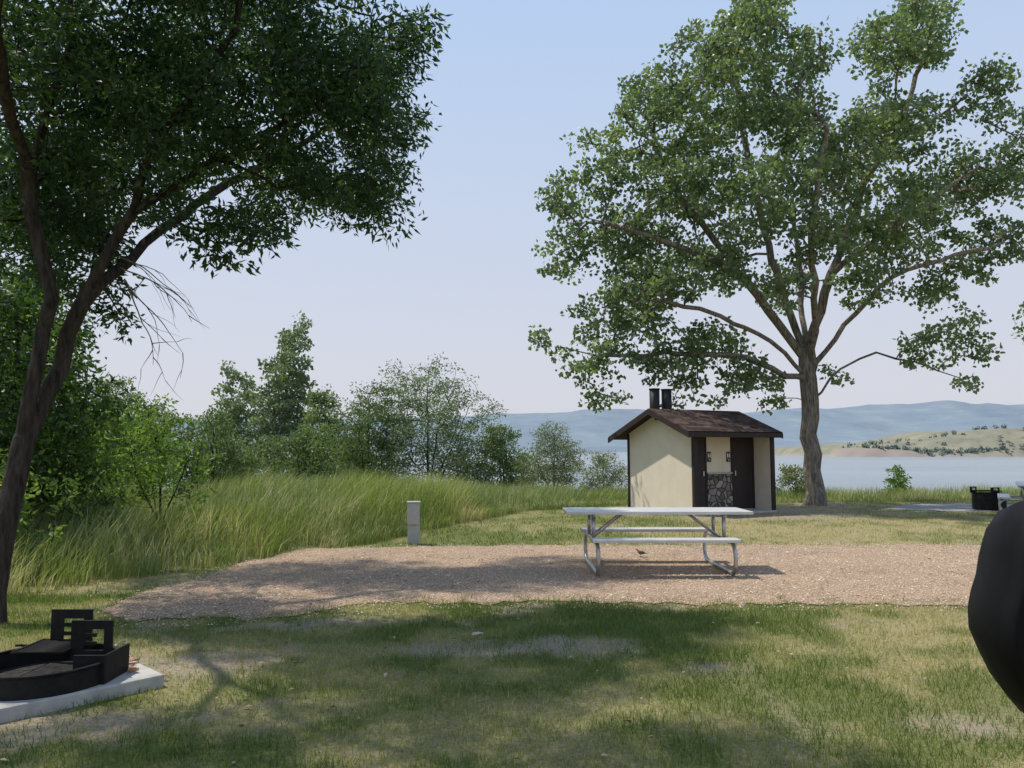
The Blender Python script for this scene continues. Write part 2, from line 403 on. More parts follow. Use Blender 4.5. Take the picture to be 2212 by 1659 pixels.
V[..., 0] = px[:, None] + s[:, None] * (ox * np.cos(ang)[:, None] - oy * np.sin(ang)[:, None])
V[..., 1] = py[:, None] + s[:, None] * (ox * np.sin(ang)[:, None] + oy * np.cos(ang)[:, None])
V[..., 2] = .012 + s[:, None] * .3 + s[:, None] * oct_[None, :, 2]
fo = np.array([(0, 1, 4), (1, 2, 4), (2, 3, 4), (3, 0, 4)])
F = (np.arange(n)[:, None, None] * 6 + fo[None]).reshape(-1, 3)
mesh_np('gravel_stones', V, F, M_pebble, parent=grv, rnd=np.repeat(rng.random(n), 4))

# fallen leaf litter over the lawn and the gravel
n = 1500
py = np.sqrt(rng.uniform(3.2 ** 2, 13.5 ** 2, n)); px = rng.uniform(-.8, .6, n) * py
kp = (vnoise(px, py, .7, 51) > .45) & (py < tallb(px) - .2); px = px[kp]; py = py[kp]; n = len(px)
s = rng.uniform(.012, .032, n); th = rng.uniform(0, 6.28, n); pz = np.where(inpoly(px, py, P), .022, rng.uniform(.02, .04, n))
c_, s_ = np.cos(th), np.sin(th); tl = rng.uniform(-.5, .5, n)
V = np.stack([np.stack([px - c_ * s, py - s_ * s, pz - tl * s * .4], -1), np.stack([px + s_ * s * .45, py - c_ * s * .45, pz + .003 + s * .2], -1),
              np.stack([px + c_ * s, py + s_ * s, pz + tl * s * .4], -1), np.stack([px - s_ * s * .45, py + c_ * s * .45, pz + .004], -1)], 1)
mesh_np('leaf_litter', V, np.arange(n * 4).reshape(n, 4), M_litter, rnd=rng.random(n))

# ------------------------------------------------------------------ outhouse
AX, AY = 4.43, 18.8; ALF = math.radians(28); ca, sa = math.cos(ALF), math.sin(ALF)
def bl2w(x, y): return (AX + x * ca - y * sa, AY + x * sa + y * ca)
house_poly = np.array([bl2w(-.1, -.1), bl2w(2.85, -.1), bl2w(2.85, 2.8), bl2w(-.1, 2.8)])
H = empty('outhouse', (AX, AY, 0), ALF)
Lx, Wy, EH = 2.66, 2.63, 2.06
def roofz(y):
    mid = Wy / 2; return EH + (mid - abs(y - mid)) * .40
box('foundation', (-.05, -.05, -.3), (Lx + .05, Wy + .05, .05), M_conc, H, .01)
def gable(name, x0, x1, ylo, yhi):
    ys_ = [ylo, yhi] if yhi <= Wy / 2 else [ylo, Wy / 2, yhi]
    pts = [(ylo, .05)] + [(yhi, .05)] + [(q, roofz(q) - .02) for q in reversed(ys_)]
    n = len(pts); V = [(x0, p[0], p[1]) for p in pts] + [(x1, p[0], p[1]) for p in pts]
    F = [tuple(range(n - 1, -1, -1)), tuple(range(n, 2 * n))] + [(i, (i + 1) % n, n + (i + 1) % n, n + i) for i in range(n)]
    return mesh_py(name, V, F, M_cream, H)
gable('gable_wall', 0, .1, .0, Wy)
gable('gable_wall_far', Lx - .1, Lx, .0, Wy)
D = .58
box('alcove_wall', (.1, D, .05), (Lx - .1, D + .1, roofz(D) - .02), M_cream, H)
box('rear_wall', (.1, Wy - .1, .05), (Lx - .1, Wy - .001, EH), M_cream, H)
box('alcove_ceiling', (.1, .0, EH - .1), (Lx - .1, D - .002, EH - .04), M_brown, H)
def door(name, x0, x1, hs):
    box(name + '_frame_l', (x0 - .05, D - .03, .06), (x0, D, 1.97), M_brown, H)
    box(name + '_frame_r', (x1, D - .03, .06), (x1 + .05, D, 1.97), M_brown, H)
    box(name + '_frame_top', (x0, D - .03, 1.92), (x1, D, 1.97), M_brown, H)
    box(name, (x0, D - .02, .07), (x1, D, 1.92), M_door, H)
    hx_ = x0 + .07 if hs < 0 else x1 - .07
    box(name + '_handle', (hx_ - .02, D - .05, .93), (hx_ + .02, D - .02, 1.06), M_knob, H, .005)
door('left_door', .15, .86, 1); door('right_door', 1.80, 2.5, -1)
box('stone_wainscot', (.92, D - .05, .06), (1.74, D, .98), M_stone, H)
box('wainscot_cap', (.915, D - .07, .98), (1.745, D, 1.02), M_conc, H, .005)
def sign(name, xc):
    s = empty(name, (xc, D - .003, 1.42)); s.parent = H
    box(name + '_plate', (-.065, -.012, -.13), (.065, 0, .13), M_signblack, s, .002)
    for off, skirt in ((-.03, False), (.03, True)):
        V = [(off + .014 * math.cos(t), -.015, .085 + .014 * math.sin(t)) for t in np.linspace(0, 6.28, 12, endpoint=False)]
        mesh_py('head', V, [tuple(range(12))], M_white, s)
        wt, wb = (.012, .026) if skirt else (.02, .014)
        mesh_py('body', [(off - wb, -.015, .0), (off + wb, -.015, .0), (off + wt, -.015, .065), (off - wt, -.015, .065)], [(0, 1, 2, 3)], M_white, s)
        for q in (-.009, .004):
            mesh_py('leg', [(off + q, -.0152, -.035), (off + q + .006, -.0152, -.035), (off + q + .006, -.0152, -.0005), (off + q, -.0152, -.0005)], [(0, 1, 2, 3)], M_white, s)
    V, F = tube_arrays([(.0 + .024 * math.cos(t), -.015, -.085 + .024 * math.sin(t)) for t in np.linspace(-2.4, 1.2, 10)], .004, 5)
    mesh_py('wheelchair', V, F, M_white, s)
    mesh_py('wheelchair_seat', [(-.012, -.015, -.075), (.02, -.015, -.075), (.03, -.015, -.1), (.036, -.015, -.1), (.026, -.015, -.066), (-.002, -.015, -.066), (-.002, -.015, -.04), (-.012, -.015, -.04)], [tuple(range(8))], M_white, s)
sign('restroom_sign', 1.01); sign('restroom_sign_right', 1.66)
for nme, x0, x1, y0, y1 in (('corner_trim_front', -.03, .10, -.035, -.002), ('corner_trim_side', -.03, -.002, -.002, .05), ('corner_trim_rear', -.03, -.002, Wy - .05, Wy + .02),
                            ('corner_trim_far', Lx - .10, Lx + .03, -.035, -.002)):
    box(nme, (x0, y0, .05), (x1, y1, roofz(0) - .03), M_brown, H)
gl, gr, fo_, ba_ = .32, .12, .2, .45
mid = Wy / 2; slope = .40; zr = EH + mid * slope
def slab(name, ya, yb, x0, x1, t, mat, dz=0):
    za = EH + (mid - abs(ya - mid)) * slope + dz; zb = EH + (mid - abs(yb - mid)) * slope + dz
    L = math.hypot(yb - ya, zb - za)
    o = box(name, (x0, 0, 0), (x1, L, t), mat, H)
    o.location = (0, ya, za); o.rotation_euler = (math.atan2(zb - za, yb - ya), 0, 0)
    return o
slab('roof_deck_front', -fo_, mid, -gl, Lx + gr, .05, M_brown)
slab('roof_shingles_front', -fo_ - .02, mid + .004, -gl - .02, Lx + gr + .02, .025, M_roof, .056)
def slab_r(name, x0, x1, t, mat, dz, ext=0):
    ya = Wy + ba_ + ext; za = EH - (ba_ + ext) * slope + dz; zb = zr + dz; L = math.hypot(ya - mid, zb - za)
    V = [(x0, ya, za), (x1, ya, za), (x1, mid - .002, zb), (x0, mid - .002, zb)]
    nrm = Vector((0, slope, 1)).normalized() * t
    V2 = V + [(v[0], v[1] + nrm.y * (1 if i < 2 else 0), v[2] + nrm.z) for i, v in enumerate(V)]
    mesh_py(name, V2, [(0, 3, 2, 1), (4, 5, 6, 7), (0, 1, 5, 4), (1, 2, 6, 5), (2, 3, 7, 6), (3, 0, 4, 7)], mat, H)
slab_r('roof_deck_rear', -gl, Lx + gr, .05, M_brown, 0)
slab_r('roof_shingles_rear', -gl - .02, Lx + gr + .02, .025, M_roof, .056, .02)
for nm, xx in (('barge_board', -gl - .03), ('barge_board_far', Lx + gr)):
    V = []
    for x_ in (xx, xx + .03):
        for yv in (-fo_ - .03, mid, Wy + ba_ + .03):
            zt = EH + (mid - abs(yv - mid)) * slope + .052
            V += [(x_, yv, zt), (x_, yv, zt - .13)]
    F = [(0, 2, 3, 1), (2, 4, 5, 3), (6, 7, 9, 8), (8, 9, 11, 10), (0, 6, 8, 2), (2, 8, 10, 4), (1, 3, 9, 7), (3, 5, 11, 9), (0, 1, 7, 6), (4, 10, 11, 5)]
    mesh_py(nm, V, F, M_brown, H)
zf = EH - fo_ * slope
box('fascia_front', (-gl, -fo_ - .03, zf - .07), (Lx + gr, -fo_ - .002, zf + .05), M_brown, H)
box('gable_vent', (-.02, mid - .14, zr - .22), (-.002, mid + .14, zr - .08), M_brown, H)
for i, xx in enumerate((.38, .79)):
    V, F = tube_arrays([(xx, 1.95, 2.2), (xx, 1.95, 3.24)], .135, 20)
    mesh_py('vent_pipe_%d' % (i + 1), V, F, M_signblack, H, True)
    V, F = tube_arrays([(xx, 1.95, 3.22), (xx, 1.95, 3.25)], .15, 20)
    mesh_py('vent_pipe_cap_%d' % (i + 1), V, F, M_signblack, H, False)

# ------------------------------------------------------------------ picnic tables
def picnic_table(loc, rotz):
    T = empty('picnic_table', loc, rotz)
    for i in range(4):
        y0 = -.38 + i * .193
        box('top_plank_%d' % (i + 1), (-1.22, y0, .745), (1.22, y0 + .183, .785), M_alu, T, .006)
    for s_, nm in ((-1, 'near'), (1, 'far')):
        yc = s_ * .66
        box('bench_%s' % nm, (-.93, yc - .13, .43), (.93, yc + .13, .468), M_alu, T, .006)
        for x_ in (-.86, .86):
            box('bench_cap_%s' % nm, (x_ * 1.085 - .004, yc - .132, .426), (x_ * 1.085 + .004, yc + .132, .472), M_galv, T)
    for k_, x_ in enumerate((-.86, .86)):
        pts = []; rr = .16
        for (cy, cz, a0) in ((.60, .19, -90), (.60, .25, 0), (-.60, .25, 90), (-.60, .19, 180)):
            for a_ in np.linspace(a0, a0 + 90, 7):
                pts.append((x_, cy + rr * math.cos(math.radians(a_)), cz + rr * math.sin(math.radians(a_))))
        tube('leg_loop_%d' % (k_ + 1), pts, .027, M_galv, T, 10, True)
        for s_ in (-1, 1):
            tube('post_%d' % (k_ + 1), [(x_, s_ * .27, .40), (x_, s_ * .25, .74)], .025, M_galv, T, 10)
        tube('top_rail_%d' % (k_ + 1), [(x_, -.36, .725), (x_, .36, .725)], .02, M_galv, T, 8)
        sg = 1 if x_ < 0 else -1
        for s_ in (-1, 1):
            tube('brace', [(x_, s_ * .12, .42), (x_ + sg * .42, s_ * .08, .735)], .013, M_galv, T, 8)
        tube('brace_cross', [(x_, -.3, .41), (x_, .3, .41)], .018, M_galv, T, 8)
    return T
picnic_table((1.93, 10.5, .012), math.radians(.5))
picnic_table((12.84, 19.0, 0), math.radians(58))

# ------------------------------------------------------------------ utility pedestal
U = empty('electrical_pedestal', (-1.68, 13.25, 0), math.radians(8))
box('post', (-.095, -.055, -.05), (.105, .06, .68), M_ped, U, .008)
box('meter_box', (-.105, -.11, .34), (.095, -.057, .70), M_ped, U, .01)
box('cap', (-.115, -.12, .70), (.115, .07, .725), M_ped, U, .008)
box('latch', (-.01, -.118, .37), (.02, -.11, .40), M_knob, U)
# ------------------------------------------------------------------ fire rings
def firering(loc, rotz, R=.43, hgt=.21):
    Fr = empty('fire_pit', loc, rotz)
    n = 40; rings = []
    prof = [(R, 0), (R, hgt - .02), (R + .012, hgt - .01), (R + .012, hgt), (R - .014, hgt), (R - .008, hgt - .02), (R - .008, 0)]
    rings = [[(r * math.cos(t), r * math.sin(t), z) for t in np.linspace(0, 2 * math.pi, n, endpoint=False)] for r, z in prof]
    loft('steel_ring', rings, M_blacksteel, Fr, False, False)
    V = [((R - .01) * math.cos(t), (R - .01) * math.sin(t), .02) for t in np.linspace(0, 2 * math.pi, n, endpoint=False)]
    mesh_py('ash_bed', V, [tuple(range(n))], M_ashbed, Fr)
    return Fr
def notch_plate(par, nm, x0, x1, y, z0, z1):
    w_ = x1 - x0; t = .008
    box(nm + '_left', (x0, y - t, z0), (x0 + .30 * w_, y + t, z1), M_blacksteel, par)
    box(nm + '_right', (x1 - .2 * w_, y - t, z0), (x1, y + t, z1), M_blacksteel, par)
    xa, xb = x0 + .30 * w_, x1 - .2 * w_; h = z1 - z0
    box(nm + '_top', (xa, y - t, z1 - .22 * h), (xb, y + t, z1), M_blacksteel, par)
    box(nm + '_base', (xa, y - t, z0), (xb, y + t, z0 + .24 * h), M_blacksteel, par)
    for f in (.37, .58):
        box(nm + '_tooth', (xa, y - t * .9, z0 + f * h), (xa + .62 * (xb - xa), y + t * .9, z0 + (f + .09) * h), M_blacksteel, par)
PadC = (-3.22, 5.32)
fp = firering((-3.09, 5.22, .085), 0, .43, .14)
notch_plate(fp, 'upright_rear', -.18, .11, .36, .10, .385)
notch_plate(fp, 'upright_front', .10, .38, .12, .10, .36)
box('side_shield', (.24, -.10, .0), (.45, -.085, .185), M_blacksteel, fp, .002)
box('side_shield_return', (.435, -.083, .0), (.45, .22, .185), M_blacksteel, fp, .002)
for i in range(12):
    yy = .04 + i * .029
    tube('grate_bar', [(-.22, yy, .17), (.10, yy, .17)], .005, M_blacksteel, fp, 6)
tube('grate_frame', [(-.24, .02, .17), (-.24, .38, .17), (.1, .38, .17), (.1, .02, .17)], .009, M_blacksteel, fp, 6, True)
tube('grate_handle', [(-.24, .2, .17), (-.28, .18, .18), (-.31, .17, .18)], .009, M_blacksteel, fp, 6)
pad = empty('concrete_pad', (-3.24, 5.36, 0), math.radians(47))
box('slab', (-.65, -.65, -.05), (.60, .60, .085), M_conc, pad, .012)
def dry_leaf(loc, r_, s_, mat):
    d = empty('dry_leaf', loc, r_)
    V = []; n = 9
    for i in range(n):
        u = i / (n - 1); wd = s_ * .45 * math.sin(math.pi * min(u + .03, 1)) ** .7
        V += [((u - .5) * s_ * 1.8, -wd, .012 + .02 * u), ((u - .5) * s_ * 1.8, 0, .003 + .01 * u), ((u - .5) * s_ * 1.8, wd, .03)]
    F = []
    for i in range(n - 1):
        F += [(3 * i, 3 * i + 3, 3 * i + 4, 3 * i + 1), (3 * i + 1, 3 * i + 4, 3 * i + 5, 3 * i + 2)]
    mesh_py('blade', V, F, mat, d)
for (x_, y_, r_, s_) in ((-2.72, 5.62, .5, .07), (-2.62, 5.45, 1.9, .06), (-2.80, 5.72, 2.6, .06), (-2.58, 5.38, .2, .04)):
    dry_leaf((x_, y_, .088), r_, s_, M_rust)
dry_leaf((-.29, 6.65, .03), .2, .055, M_paper)

fp2 = firering((12.8, 20.8, .03), 0, .40, .42)
notch_plate(fp2, 'upright_rear', -.38, -.2, .2, .42, .58)
notch_plate(fp2, 'upright_front', .12, .36, .1, .42, .56)
tube('grate_frame', [(-.3, -.1, .47), (.3, -.1, .47), (.3, .25, .47), (-.3, .25, .47)], .015, M_blacksteel, fp2, 6, True)
V = [(9.9, 21.0, .008), (12.0, 20.0, .008), (16, 19.8, .008), (16, 22.6, .008), (11.8, 22.9, .008)]
mesh_py('concrete_pavement', V, [(0, 1, 2, 3, 4)], M_pave)
pave_poly = np.array([(v[0], v[1]) for v in V])

# ------------------------------------------------------------------ car side mirror (next to the window the photo was taken through)
Mi = empty('car_side_mirror', (.618, .82, 1.43))
out = [(.548, 1.553), (.530, 1.546), (.512, 1.523), (.503, 1.495), (.497, 1.465), (.4875, 1.44), (.4825, 1.42), (.4825, 1.395), (.4925, 1.369), (.507, 1.337), (.522, 1.318), (.545, 1.305),
       (.60, 1.30), (.66, 1.305), (.70, 1.33), (.715, 1.40), (.715, 1.48), (.70, 1.535), (.66, 1.56), (.60, 1.565), (.57, 1.56)]
rings = []
for yo, sc in ((-.024, .90), (-.022, .93), (-.014, .97), (0, .985), (.03, .96), (.07, .86), (.1, .7), (.115, .45)):
    rings.append([((x - .6) * sc, yo, (z - 1.43) * sc) for x, z in out])
o = loft('housing', rings, M_mirror, Mi)
tube('arm', [(.05, -.01, -.1), (.1, -.12, -.15), (.13, -.25, -.17)], [.035, .03, .035], M_mirror, Mi, 12)
box('door_mount', (.08, -.30, -.24), (.2, -.26, -.06), M_mirror, Mi, .01)

# ------------------------------------------------------------------ bird
B = empty('small_bird', (1.92, 11.6, .02), math.radians(160))
rings = []
for (x_, z_, ry, rz) in ((-.10, .050, .004, .003), (-.06, .050, .012, .006), (-.045, .052, .016, .012), (-.02, .055, .026, .025), (.01, .058, .030, .030), (.035, .068, .026, .027), (.048, .085, .017, .018), (.056, .097, .017, .017), (.066, .102, .012, .012), (.073, .101, .005, .005), (.088, .098, .001, .001)):
    rings.append([(x_, ry * math.cos(t), z_ + rz * math.sin(t)) for t in np.linspace(0, 6.283, 12, endpoint=False)])
M_bird = noisy('bird_feathers', (.10, .065, .05), (.22, .15, .11), 40, .9, 0, .1, .002)
loft('body', rings, M_bird, B)
for s_ in (-1, 1):
    tube('leg', [(.005, s_ * .012, .035), (.0, s_ * .013, .012), (.012, s_ * .014, .0)], .0022, M_bird, B, 5)
    mesh_py('wing', [(.03, s_ * .031, .07), (-.01, s_ * .034, .045), (-.075, s_ * .012, .052), (-.02, s_ * .03, .08)], [(0, 1, 2, 3)], M_bird, B)

# ------------------------------------------------------------------ trees
def leaf_mesh(name, cent, parent, mat, L, W, rnd, out=None, droop=.4):
    n = len(cent)
    d = rng.normal(size=(n, 3)); d /= np.linalg.norm(d, axis=1)[:, None]
    if out is not None: d = d + out * .8
    d[:, 2] -= droop; d /= np.linalg.norm(d, axis=1)[:, None]
    u = rng.normal(size=(n, 3)); u[:, 2] *= .5
    s = np.cross(d, u); s /= np.linalg.norm(s, axis=1)[:, None] + 1e-9
    nn = np.cross(s, d)
    l = (L * rng.uniform(.6, 1.25, n))[:, None]; w_ = (W * rng.uniform(.7, 1.2, n))[:, None]
    V = np.stack([cent, cent + d * l * .38 + s * w_ * .5 + nn * w_ * .12, cent + d * l, cent + d * l * .38 - s * w_ * .5 + nn * w_ * .12], 1)
    F = np.arange(n * 4).reshape(n, 4)
    return mesh_np(name, V, F, mat, parent, rnd=rnd)

def build_tree(name, limbs, blobs, ncl, lpc, L, W, cr, leafm, barkm, tip=.011, expo=2.35, mind=.25, droop=.4, step=.4, upbias=.35, wexp=2.5, noroot=3):
    T = empty(name, (0, 0, 0))
    pos = []; par = []; plen = []
    def add(p, q):
        pos.append(np.array(p, float)); par.append(q)
        plen.append(0 if q < 0 else plen[q] + np.linalg.norm(pos[-1] - pos[q])); return len(pos) - 1
    for li, limb in enumerate(limbs):
        limb = [np.array(p, float) for p in limb]
        if li == 0: cur = add(limb[0], -1)
        else:
            A = np.array(pos); cur = int(np.argmin(np.linalg.norm(A - limb[0], axis=1)))
            limb = [pos[cur]] + limb[1:]
        for a, b_ in zip(limb[:-1], limb[1:]):
            n = max(1, int(np.linalg.norm(b_ - a) / step))
            for j in range(1, n + 1):
                p = a + (b_ - a) * j / n
                if j < n: p = p + rng.normal(0, .035 * step / .4, 3)
                cur = add(p, cur)
    BL = np.array(blobs, float)
    rad = BL[:, 3]; wgt = rad ** wexp; wgt /= wgt.sum()
    pts = np.zeros((ncl, 3)); np_ = 0
    tries = 0
    while np_ < ncl and tries < ncl * 12:
        tries += 1
        k_ = rng.choice(len(BL), p=wgt)
        d = rng.normal(size=3); d /= np.linalg.norm(d)
        r = rad[k_] * rng.random() ** .45
        p = BL[k_, :3] + d * r * np.array([1, 1, .85])
        if np_ and np.min(np.sum((pts[:np_] - p) ** 2, axis=1)) < mind ** 2: continue
        pts[np_] = p; np_ += 1
    pts = pts[:np_]
    A0 = np.array(pos); order = np.argsort([np.min(np.linalg.norm(A0 - p, axis=1)) for p in pts])
    cap = len(pos) + ncl * 14; A = np.zeros((cap, 3)); PL = np.zeros(cap); A[:len(pos)] = A0; PL[:len(pos)] = plen
    for i in order:
        p = pts[i]; m_ = len(pos)
        d = A[:m_] - p; dist = np.linalg.norm(d, axis=1)
        cost = dist + np.maximum(0, d[:, 2]) * upbias + .06 * PL[:m_]
        cost[:noroot] += 5
        q = int(np.argmin(cost)); a = A[q].copy(); Ld = dist[q]
        n = max(1, min(12, int(Ld / step) + 1)); off = rng.normal(0, .09 * Ld, 3); off[2] += .06 * Ld
        cur = q
        for j in range(1, n + 1):
            t = j / n; pp = a + (p - a) * t + off * math.sin(math.pi * t)
            cur = add(pp, cur); A[cur] = pp; PL[cur] = plen[cur]
    m_ = len(pos); A = np.array(pos); par_ = np.array(par)
    acc = np.zeros(m_); haschild = np.zeros(m_, bool)
    main = np.full(m_, -1); best = np.zeros(m_)
    for i in range(m_ - 1, 0, -1):
        if not haschild[i]: acc[i] = max(acc[i], tip ** expo)
        q = par_[i]; acc[q] += acc[i]; haschild[q] = True
        if acc[i] > best[q]: best[q] = acc[i]; main[q] = i
    R = acc ** (1 / expo)
    base = A[0]; hgt = A[:, 2] - base[2]; near = np.linalg.norm(A[:, :2] - base[:2], axis=1) < .8
    R = np.where(near, R * (1 + .45 * np.exp(-np.maximum(hgt, 0) / .35)), R)
    dirs = np.zeros((m_, 3)); dd = A[1:] - A[par_[1:]]; dirs[1:] = dd / (np.linalg.norm(dd, axis=1)[:, None] + 1e-9); dirs[0] = dirs[1]
    for sides, sel in ((12, R[1:] > .05), (5, R[1:] <= .05)):
        ids = np.nonzero(sel)[0] + 1
        if len(ids) == 0: continue
        q = par_[ids]; ismain = main[q] == ids
        d0 = np.where(ismain[:, None], dirs[q], dirs[ids]); d1 = dirs[ids]
        r0 = np.where(ismain, R[q], np.minimum(R[q], R[ids] * 1.25)); r1 = R[ids]
        ref = np.array([.31, .93, .12])
        def fr(d):
            a = np.cross(d, ref); a /= np.linalg.norm(a, axis=1)[:, None] + 1e-9; return a, np.cross(d, a)
        a0, b0 = fr(d0); a1, b1 = fr(d1)
        th = np.linspace(0, 2 * np.pi, sides, endpoint=False); c_ = np.cos(th)[None, :, None]; s_ = np.sin(th)[None, :, None]
        V0 = A[q][:, None] + (a0[:, None] * c_ + b0[:, None] * s_) * r0[:, None, None]
        V1 = A[ids][:, None] + (a1[:, None] * c_ + b1[:, None] * s_) * r1[:, None, None]
        V = np.concatenate([V0, V1], 1)
        sd_ = np.arange(sides); f = np.stack([sd_, (sd_ + 1) % sides, (sd_ + 1) % sides + sides, sd_ + sides], -1)
        F = (np.arange(len(ids))[:, None, None] * 2 * sides + f[None]).reshape(-1, 4)
        mesh_np('trunk_and_limbs' if sides == 12 else 'twigs', V, F, barkm, T, smoothf=True)
    nc = len(pts); cnt = rng.poisson(lpc * rng.uniform(.5, 1.4, nc)); ci = np.repeat(np.arange(nc), cnt); n = len(ci)
    off = rng.normal(size=(n, 3)); off /= np.linalg.norm(off, axis=1)[:, None]
    rr = cr * rng.uniform(.75, 1.25, nc)[ci] * rng.random(n) ** .5
    sq = rng.uniform(.45, .9, nc)[ci]
    off[:, 2] *= sq
    cpos = pts[ci] + off * rr[:, None]
    cv = rng.random(nc)[ci] * .5 + rng.random(n) * .5
    leaf_mesh('foliage', cpos, T, leafm, L, W, cv, out=off, droop=droop)
    return T

# -- cottonwood on the right
cy = 22.5
raw = [(7.24, 13.9, 1.5), (6.16, 12.0, 1.7), (4.26, 12.1, 1.35), (3.04, 10.3, 1.5), (1.75, 9.1, 1.1), (1.95, 7.4, 1.2), (3.72, 8.2, 1.4), (5.34, 9.9, 1.7), (3.1, 5.5, 1.4), (1.2, 4.7, .75), (2.5, 4.0, .85),
       (4.4, 4.5, 1.2), (4.0, 6.35, 1.4), (5.9, 7.2, 1.4), (5.9, 4.6, 1.2), (7.0, 3.6, .9), (5.1, 3.4, .8), (2.7, 3.0, .5), (6.2, 3.3, .7), (7.9, 3.1, .5), (7.5, 9.3, 1.6), (8.3, 11.8, 1.6), (8.05, 6.6, 1.1), (9.7, 10.3, 1.5), (11.4, 11.4, 1.6),
       (12.5, 13.9, 1.2), (11.4, 14.0, 1.05), (13.2, 9.6, 1.6), (11.4, 8.4, 1.6), (14.2, 12.2, .9), (14.8, 13.1, .8), (14.2, 7.7, 1.35), (12.8, 6.6, 1.3), (10.5, 6.6, 1.0), (13.2, 4.8, 1.0), (11.9, 4.6, .6), (13.3, 3.7, .6),
       (9.8, 3.9, .5), (9.4, 8, 1.2), (14.9, 9.8, 1.3), (15.2, 11.0, 1.0), (7.5, 15.0, 1.2), (12.6, 15.2, 1.0), (5.8, 13.6, 1.0), (9.0, 13.6, .8)]
blobs = []
for (x, z, r) in raw:
    edge = abs(x - 8.2) / 6.5
    dyr = max(.2, (1 - edge) * 4.0)
    offs = [0] if edge > .7 else ([-dyr * .7, dyr * .7])
    if z < 5: offs = [-.5]
    for dy in offs:
        yy = cy + dy + random.uniform(-.4, .4); k_ = yy / cy
        blobs.append((x * k_, yy, 1.6 + (z - 1.6) * k_, r * random.uniform(.85, 1)))
bx = 8.77
limbs = [[(bx, cy, -.1), (bx + .02, cy, 1.5), (bx - .02, cy, 3.0), (bx - .12, cy, 4.3)],
         [(bx - .12, cy, 4.3), (7.9, cy, 5.3), (6.9, cy - .3, 6.5), (6.0, cy - .3, 7.7), (5.2, cy - .4, 8.7), (4.4, cy - .5, 10.1), (4.0, cy - .5, 11.4)],
         [(bx - .1, cy, 4.3), (8.2, cy + .6, 6.5), (7.8, cy + 1.0, 8.8), (7.4, cy + 1.0, 11.0), (7.0, cy + .8, 13.5)],
         [(bx - .1, cy, 4.3), (9.2, cy - .2, 6.2), (9.8, cy - .3, 7.8), (10.5, cy - .6, 9.7), (11.5, cy - .6, 11.4), (12.4, cy - .5, 13.5)],
         [(9.4, cy - .3, 6.6), (10.8, cy - .8, 7.9), (12.4, cy - .8, 9.0), (13.6, cy - .8, 9.8)],
         [(bx, cy, 3.8), (9.6, cy - .5, 5.2), (10.6, cy - 1.4, 6.4), (12.3, cy - 1.6, 7.0), (13.8, cy - 1.4, 7.4)],
         [(bx + .05, cy, 3.2), (9.8, cy + .3, 4.0), (10.9, cy + .3, 4.5), (12.0, cy + .2, 4.2), (13.2, cy, 3.7)],
         [(bx - .1, cy, 3.9), (7.4, cy - .7, 4.7), (5.8, cy - 1.4, 5.3), (4.2, cy - 1.6, 5.7), (2.6, cy - 1.2, 5.6)],
         [(6.9, cy - .3, 6.5), (5.4, cy - 1.2, 7.0), (3.8, cy - 1.4, 7.6), (2.2, cy - 1.0, 8.2)],
         [(bx - .1, cy, 4.1), (8.4, cy - 1.4, 5.8), (8.0, cy - 2.6, 7.8), (8.2, cy - 3.2, 10.)],
         [(bx - .1, cy, 4.1), (9.2, cy + 1.6, 5.8), (9.6, cy + 2.8, 7.8), (9.6, cy + 3.2, 10.2)],
         [(bx - .05, cy, 3.5), (7.8, cy - .6, 3.7), (6.6, cy - 1.0, 4.2), (5.2, cy - 1.2, 4.3), (3.0, cy - .6, 4.3), (1.4, cy - .3, 4.6)]]
build_tree('cottonwood_tree', limbs, blobs, 1480, 46, .14, .125, .37, M_leaf_cotton, M_bark, tip=.0145, expo=2.3, mind=.37, droop=.35, step=.45, wexp=1.9, noroot=6)

# -- ash tree on the left
blobs = [(-1.41, 8.5, 6.3, .6), (-1.96, 8, 5.7, .72), (-1.67, 8.5, 5.44, .66), (-1.60, 8.5, 4.8, .46), (-1.8, 8.5, 4.42, .4), (-1.42, 8.5, 4.3, .28), (-1.5, 8.5, 4.5, .3), (-2.33, 8.3, 4.6, .5), (-2.63, 8, 4.05, .36),
         (-3.1, 7.8, 3.8, .4), (-3.08, 7.8, 3.45, .22), (-3.4, 7.8, 4.15, .38), (-2.74, 7.5, 5.3, .72), (-3.42, 7.5, 4.85, .68), (-2.68, 8, 4.83, .62), (-4.1, 7.5, 5.3, .8), (-4.73, 7.5, 5.53, .7),
         (-4.85, 8, 4.59, .7), (-5.2, 8, 3.87, .6), (-4.9, 8.5, 4.1, .5), (-4.6, 8.6, 3.3, .45), (-3.64, 7.5, 5.9, .7), (-2.44, 8, 6.2, .7), (-2.3, 8, 7.2, .8), (-3, 7.5, 7.3, 1), (-4.5, 7.5, 7.2, 1), (-5.6, 8.5, 6.3, 1.1), (-5.8, 9, 5, .9),
         (-2.16, 11, 6.6, .86), (-2.05, 11, 5.75, .6), (-2.3, 11, 5.3, .5), (-3.1, 11, 5.6, .75), (-2.9, 12, 7.7, 1.1), (-3.5, 10.5, 4.85, .45), (-4.4, 10.5, 6.2, 1), (-5.6, 11, 5.6, 1), (-5.6, 11.5, 7.3, 1.2), (-4.2, 11, 8, 1.1), (-6.4, 10.5, 4.5, .9),
         (-4.2, 5.2, 6.0, .9), (-2.8, 5.2, 6.3, .9), (-1.7, 5.2, 6.4, .6), (-3.2, 4.0, 6.0, .8), (-1.9, 4.0, 6.1, .75), (-5.2, 5.2, 5.8, .8), (-2.9, 6.5, 6.3, .8), (-3.8, 6.2, 6.4, .9), (-4.6, 3.4, 5.9, .8), (-3.4, 2.6, 5.8, .7)]
